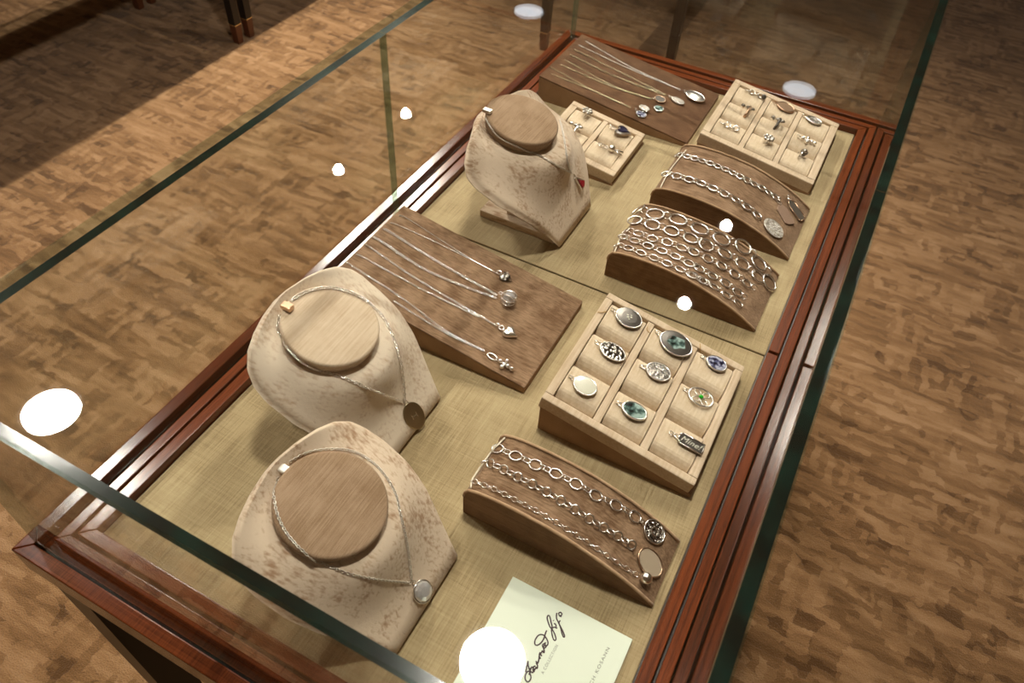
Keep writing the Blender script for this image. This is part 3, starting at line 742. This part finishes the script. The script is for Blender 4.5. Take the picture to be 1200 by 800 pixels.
# tag ramp
a6 = lambda pts: z(760, 160, 5.3333, pts)
t, pts = bracelet('silver bracelet of small rings with woven and grey tags', 'r3', a6([(180, 120), (210, 122), (305, 148), (403, 180), (520, 228), (615, 280), (710, 328), (785, 380), (830, 400)]), .0050, .0048, .0011, small=1, sR=.0026, tilt=.3, gap=.85)
def tagplate(t, name, c, b, hw, l0, mat, lift, rim=None):
    p, e1, e2, nn, _ = spot_frame('r3', c, b); p = p + nn * lift
    pl = [(l0, -.35 * hw), (l0, .35 * hw), (l0 * .62, hw), (-l0 * .8, hw), (-l0, .5 * hw), (-l0, -.8 * hw), (-l0 * .75, -hw), (l0 * .62, -hw)]
    o = part(name, prism(nb(), [p + e1 * a + e2 * c2 for a, c2 in pl], nn * .0014, bev=.0003, seg=1), mat, t)
    if rim:
        bm = nb(); pts = [p + nn * .0014 + e1 * a + e2 * c2 for a, c2 in pl]
        for u, v in zip(pts, pts[1:] + pts[:1]): tube(bm, [u, v], .0007, 5)
        part('tag_edge', bm, rim, o, True)
    bail(t, p, e1, e2, nn, l0, R=.0022)
    return p, e1, e2, nn
tagplate(t, 'woven_tag', (919.4, 252), (911, 237), .0105, .0165, 'woven', .0008)
p, e1, e2, nn = tagplate(t, 'grey_tag', (931.5, 247), (922, 233), .0088, .0170, 'silver_dull', .0010, 'gold_rose')
t, pts = bracelet('silver bracelet of heavier rings with pavé disc', 'r3', a6([(110, 240), (150, 248), (222, 268), (298, 288), (395, 325), (465, 360), (530, 395), (598, 435), (650, 472), (692, 515)]), .0066, .0060, .00135, small=1, sR=.0038, tilt=.3)
p, e1, e2, nn, _ = spot_frame('r3', (905.3, 268.4), (892, 256)); disc(t, 'pave_disc', p + nn * .0006, e1, e2, nn, .0165, .0148, .0018, 'pave_white', 'silver_dull', .0006)
tie(r3, 'r3', [(804, 177), (794, 189), (783, 204), (774, 221)])

# ------------------------------------------------------------------ pendants on the large tray
def pendant(label, c, b, ra, rb, mat, rim='silver', rimr=.0009, th=.0035, dome=.0008, thr=None, name='pendant', key='pt', R=.0024):
    p, e1, e2, nn, L = spot_frame(key, c, b)
    t = thing(name, label, 'pendant', p)
    o = disc(t, 'locket', p, e1, e2, nn, ra, rb, th, mat, rim, rimr, dome=dome)
    bail(t, p, e1, e2, nn, ra, R=R)
    if thr: thread(t, key, thr)
    return t, p, e1, e2, nn
t, p, e1, e2, nn = pendant('large round dark grey pendant with small silver initials', (736, 374.5), (719, 365), .0155, .0138, 'steel_dark', th=.004, thr=[(694, 365), (705, 366.5), (714, 364), (719, 365)])
bm = nb()
for a, b, c in ((.002, .0015, 1), (-.001, .003, .8), (.0, -.002, .9), (-.003, -.001, .7), (.004, -.0008, .6)): ball(bm, p + e1 * b + e2 * (a - .0005) + nn * .0055, .0014 * c, 6, sc=(1.3, 1, .4))
part('initials', bm, 'enamel_white', t)
pendant('oval silver pendant with swirling filigree tied by gold thread', (717, 413.5), (703, 405), .0150, .0110, 'filigree', thr=[(688, 401), (696, 404), (694, 408), (702, 403), (700, 400), (696, 404)])
pendant('small round white enamel pendant', (685, 453.5), (671, 444.5), .0128, .0115, 'enamel_white', th=.003)
t, p, e1, e2, nn = pendant('largest oval pendant, dark rimmed with greenish portrait', (791, 404.5), (770, 391), .0195, .0165, 'steel_dark', th=.004, thr=[(759, 383), (758, 387), (763, 391), (770, 391)])
part('portrait', lathe(nb(), [(1, .0046), (.9, .0052), (.02, .0055)], mat_of(p, e1, e2, nn) @ Matrix.Rotation(.5, 4, 'Z'), .0135, .0115, 5), 'portrait_green', t)
pendant('oval silver pendant covered in sparkling stones', (770.5, 437), (756, 432), .0138, .0118, 'pave', dome=.002, thr=[(742, 431), (749, 434), (755, 432)])
t, p, e1, e2, nn = pendant('small oval portrait pendant in green tones', (742.5, 483), (726, 474.5), .0135, .0098, 'portrait_green', rimr=.0013, thr=[(718, 475), (724, 473)])
pendant('small oval pendant with blue portrait hung on gold thread', (838.5, 427.5), (824, 420), .0118, .0096, 'portrait_blue', rimr=.001, thr=[(820, 403), (821, 412), (823, 420)])
# openwork oval with green gem
p, e1, e2, nn, L = spot_frame('pt', (820.5, 466.5), (803.5, 458))
t = thing('pendant', 'openwork oval silver pendant with tiny green gem', 'pendant', p)
mk = mat_of(p + nn * .002, e1, e2, nn)
part('rim', torus(nb(), .0142, .0115, .0012, mk, 30, 6), 'silver', t, True)
for k in range(4):
    a = math.pi / 4 + k * math.pi / 2
    part('petal', torus(nb(), .0048, .0030, .0008, mk @ Matrix.Rotation(a, 4, 'Z') @ Matrix.Translation((.0068, 0, 0)), 14, 5), 'silver', t, True)
part('green_gem', lathe(nb(), [(.7, 0), (1, .0015), (.6, .0028), (.02, .003)], mk, .0026, .0026, 8), 'green_gem', t); bail(t, p, e1, e2, nn, .0142)
# name tag
p, e1, e2, nn, L = spot_frame('pt', (808, 520.5), (789, 510))
t = thing('pendant', 'dark rectangular tag pendant engraved Mine!', 'pendant', p)
mk = mat_of(p + nn * .001, e1, e2, nn)
pl = [(.0135, -.0035), (.0135, .0035), (.0105, .0066), (-.0145, .0066), (-.0145, -.0066), (.0105, -.0066)]
part('plate', prism(nb(), [mk @ Vector((a, b, 0)) for a, b in pl], nn * .0022, bev=.0004, seg=1), 'steel_dark', t)
bm = nb(); q = [mk @ Vector((a, b, .0022)) for a, b in pl]
for u, v in zip(q, q[1:] + q[:1]): tube(bm, [u, v], .0008, 5)
part('edge', bm, 'silver', t, True); bail(t, p, e1, e2, nn, .0135, nr=3)
def text_mesh(txt, size, shear=0.0, spacing=1.0):
    cu = bpy.data.curves.new('lettering', 'FONT'); cu.body = txt; cu.size = size; cu.shear = shear; cu.space_character = spacing; cu.align_x = 'LEFT'; cu.extrude = .00006
    ob = bpy.data.objects.new('lettering', cu); COL.objects.link(ob); bpy.context.view_layer.update()
    me = bpy.data.meshes.new_from_object(ob.evaluated_get(bpy.context.evaluated_depsgraph_get())); bpy.data.objects.remove(ob)
    return me
me = text_mesh('Mine!', .0098, .35, 1.05); me.materials.append(M['silver'])
me.materials.clear(); me.materials.append(M['enamel_white'])
inst('engraving', me, mat_of(p + nn * .0034 + e1 * .0115 - e2 * (-.0030) , -e1, -e2, nn), t)

# ------------------------------------------------------------------ rings and charms on the far tray
def charm(label, key, c, ang, build, cat='ring', name='ring'):
    b = (c[0] - 10 * math.cos(ang), c[1] - 10 * math.sin(ang))
    p, e1, e2, nn, _ = spot_frame(key, c, b)
    t = thing(name, label, cat, p); mk = mat_of(p + nn * .0012, e1, e2, nn)
    build(t, mk, p, e1, e2, nn); t.scale = (1.35, 1.35, 1.35); return t
def c_chain(nl, mat, tail=None):
    def f(t, mk, p, e1, e2, nn):
        for k in range(nl):
            part('loop', torus(nb(), .0034, .0030, .0009, mk @ Matrix.Translation((.008 - k * .0054, (-1) ** k * .0010, .001)) @ Matrix.Rotation(.5 * (-1) ** k, 4, 'X'), 14, 5), mat, t, True)
        if tail: part('bead', ball(nb(), p - e1 * (.0125) + nn * .003, .0030, 10), tail, t, True)
    return f
def c_band(mat, stone):
    def f(t, mk, p, e1, e2, nn):
        part('band', torus(nb(), .0060, .0100, .0016, mk @ Matrix.Translation((-.001, 0, -.0008)) @ Matrix.Rotation(math.radians(78), 4, 'Y'), 24, 6), mat, t, True)
        for k in range(3): part('stone', ball(nb(), p + e1 * (.006 - .006 * k) + nn * .0058, .0030, 8), stone, t)
    return f
def c_medal(mat, rim, ra=.0095, rb=.0072):
    def f(t, mk, p, e1, e2, nn):
        disc(t, 'medal', p, e1, e2, nn, ra, rb, .002, mat, rim, .0010); bail(t, p, e1, e2, nn, ra, rim, R=.0018)
    return f
def c_cluster(mat, nst, stone):
    def f(t, mk, p, e1, e2, nn):
        part('band', torus(nb(), .0075, .0075, .0009, mk @ Matrix.Translation((0, 0, -.002)) @ Matrix.Rotation(math.radians(80), 4, 'Y'), 20, 5), mat, t, True)
        for k in range(nst):
            a = k * 2 * math.pi / (nst - 1); r = 0 if k == nst - 1 else .0048
            part('stone', ball(nb(), p + e1 * r * math.cos(a) + e2 * r * math.sin(a) + nn * .0055, .0024, 7), stone, t)
    return f
def c_cross(mat):
    def f(t, mk, p, e1, e2, nn):
        bm = nb()
        for a, b in ((.005, 0), (0, .0042), (0, -.0042), (-.005, 0), (-.009, 0)): ball(bm, p + e1 * a + e2 * b + nn * .0024, .0023, 8)
        tube(bm, [p + e1 * .006 + nn * .0024, p - e1 * .010 + nn * .0024], .0012); tube(bm, [p + e2 * .005 + nn * .0024, p - e2 * .005 + nn * .0024], .0012)
        part('cross', bm, mat, t, True); bail(t, p, e1, e2, nn, .006, nr=2, R=.0020)
    return f
def c_solitaire(mat, stone):
    def f(t, mk, p, e1, e2, nn):
        part('band', torus(nb(), .0075, .0075, .0010, mk @ Matrix.Translation((.004, 0, -.001)) @ Matrix.Rotation(math.radians(70), 4, 'Y'), 20, 5), mat, t, True)
        part('setting', lathe(nb(), [(.5, 0), (1, .004), (1, .0055)], mk, .0042, .0042, 14), 'steel_dark', t)
        part('stone', ball(nb(), p + nn * .0062, .0036, 8), stone, t)
    return f
A = .42
charm('silver loop charm on far tray, with dark end bead', 'rt', (883, 111), A, c_chain(4, 'silver_dull', 'steel_dark'), 'charm', 'charm')
charm('silver three-stone ring on far tray, with rosy side', 'rt', (874, 131.5), A, c_band('gold_rose', 'silver'))
charm('silver openwork loop charm on far tray, nearest the tag bracelet ramp', 'rt', (854, 149.5), A, c_chain(4, 'silver'), 'charm', 'charm')
charm('round rose-gold medal charm on far tray', 'rt', (920, 127), A, c_medal('gold_rose', 'gold_rose', .0105, .0088), 'charm', 'charm')
charm('wide silver band ring with dark gaps in middle of far tray', 'rt', (909, 145.5), A, c_band('steel_dark', 'silver'))
charm('star-shaped stone cluster ring on far tray', 'rt', (898.5, 166.5), A, c_cluster('silver', 8, 'silver'))
charm('bright oval stone charm on far tray corner cushion', 'rt', (953, 142.5), A, c_medal('pave', 'silver', .0090, .0062), 'charm', 'charm')
charm('small silver cross charm on far tray', 'rt', (945, 166), A, c_cross('silver'), 'charm', 'charm')
charm('solitaire ring with raised dark setting on far tray', 'rt', (940, 183), A, c_solitaire('silver', 'silver'))
# small tray
charm('tangled silver loop charm on small tray', 'et', (687, 135), A, c_cluster('silver', 7, 'silver'), 'charm', 'charm')
charm('plain wide silver band ring on small tray', 'et', (673.5, 152.5), A, c_band('silver', 'silver'))
def heart_ch(t, mk, p, e1, e2, nn):
    part('heart', heart_mesh(nb(), mk, .0125, .004), 'silver', t); part('dark_stone', heart_mesh(nb(), mk @ Matrix.Translation((0, 0, .0036)), .0080, .0016), 'dark_gem', t); bail(t, p, e1, e2, nn, .0105)
charm('silver heart charm with dark stone on small tray', 'et', (729, 156.5), A, heart_ch, 'charm', 'charm')
def key_ch(t, mk, p, e1, e2, nn):
    part('orb', ball(nb(), p + nn * .0036 - e1 * .001, .0042, 12), 'silver', t, True)
    part('prongs', tube(tube(nb(), [p + nn * .003 - e1 * .002, p + nn * .0028 - e1 * .0145 + e2 * .0035], .0011), [p + nn * .003 - e1 * .002, p + nn * .0028 - e1 * .0145 - e2 * .0025], .0011), 'silver', t, True)
    bail(t, p, e1, e2, nn, .0045, nr=3, R=.0022)
charm('silver orb charm with two prongs on small tray', 'et', (715, 176.5), A, key_ch, 'charm', 'charm')

# ------------------------------------------------------------------ card with lettering
cx0, cx1, cy0, cy1 = .364, .4855, .012, .153
t = thing('display_card', 'white card with handwritten script title lying on the khaki fabric', 'card', ((cx0 + cx1) / 2, (cy0 + cy1) / 2, D))
part('card_sheet', box(nb(), cx0, cx1, cy0, cy1, D + .0012, D + .0030, .0002, 1), 'card', t)
part('card_back', box(nb(), cx0 + .001, cx1 - .004, cy0 + .001, cy1 - .001, D, D + .0012), 'card', t)
zc = lambda pts: z(600, 700, 8, pts)
strokes = [
 [(178, 700), (152, 690), (130, 715), (122, 755), (140, 787), (165, 780), (178, 745), (165, 700)],
 [(150, 595), (153, 640), (168, 680), (190, 706)], [(172, 678), (185, 650), (197, 662), (200, 690), (212, 690)],
 [(222, 642), (206, 644), (200, 662), (213, 676), (225, 652), (234, 668)], [(222, 595), (231, 603), (238, 617), (246, 606)],
 [(248, 556), (260, 558), (266, 575)], [(254, 556), (262, 514), (273, 540), (282, 545)], [(275, 520), (285, 498), (297, 515), (304, 508)],
 [(190, 706), (202, 690), (214, 672)], [(234, 668), (240, 640), (226, 610)], [(246, 606), (252, 580), (256, 556)], [(304, 508), (300, 490), (294, 470)], [(312, 470), (322, 455)],
 [(150, 595), (138, 650), (130, 700)], [(175, 660), (166, 700), (160, 725)],
 [(292, 456), (308, 449), (300, 434), (287, 445), (294, 470), (312, 470)],
 [(318, 424), (306, 428), (318, 450), (335, 440), (335, 408), (310, 364), (280, 346), (245, 356), (216, 400), (216, 438), (240, 445), (275, 420), (300, 380), (312, 340), (325, 308)],
 [(424, 288), (395, 276), (368, 288), (346, 250), (330, 192), (340, 166), (355, 180), (366, 230), (376, 270), (370, 310), (384, 378), (400, 401), (412, 386), (400, 340), (376, 296), (355, 274)],
 [(396, 240), (410, 254), (414, 276)], [(388, 212), (391, 217)],
 [(420, 145), (417, 190), (434, 230), (470, 300), (492, 355), (485, 370), (470, 340), (455, 280), (440, 238), (452, 214)],
 [(452, 172), (468, 156), (456, 138), (440, 146), (445, 170), (466, 178)]]
bm = nb()
for s in strokes: tube(bm, [flat(x, y, .00305) for x, y in smooth_px(zc(s), 4)], .00062, 6)
part('script_title', bm, 'ink', t, label='handwritten words Charmed Life')
def line_text(txt, a, b, capmm):
    A0 = flat(*a, .0031); B0 = flat(*b, .0031); d = (B0 - A0)
    me = text_mesh(txt, capmm / .7, 0, 1.25); wdt = max(v.co.x for v in me.vertices)
    me2 = text_mesh(txt, capmm / .7, 0, 1.25); sx = d.length / wdt
    for v in me2.vertices: v.co.x *= sx
    me2.materials.append(M['ink_grey'])
    e1, e2, nn = frame_from(Vector((0, 0, 1)), d)
    inst('printed_line', me2, mat_of(A0, e1, e2, nn), t)
line_text('A COLLECTION', (636.8, 790), (654.2, 756.5), .0026)
line_text('CH KOSANN', (693.5, 803), (714.6, 759.5), .0028)
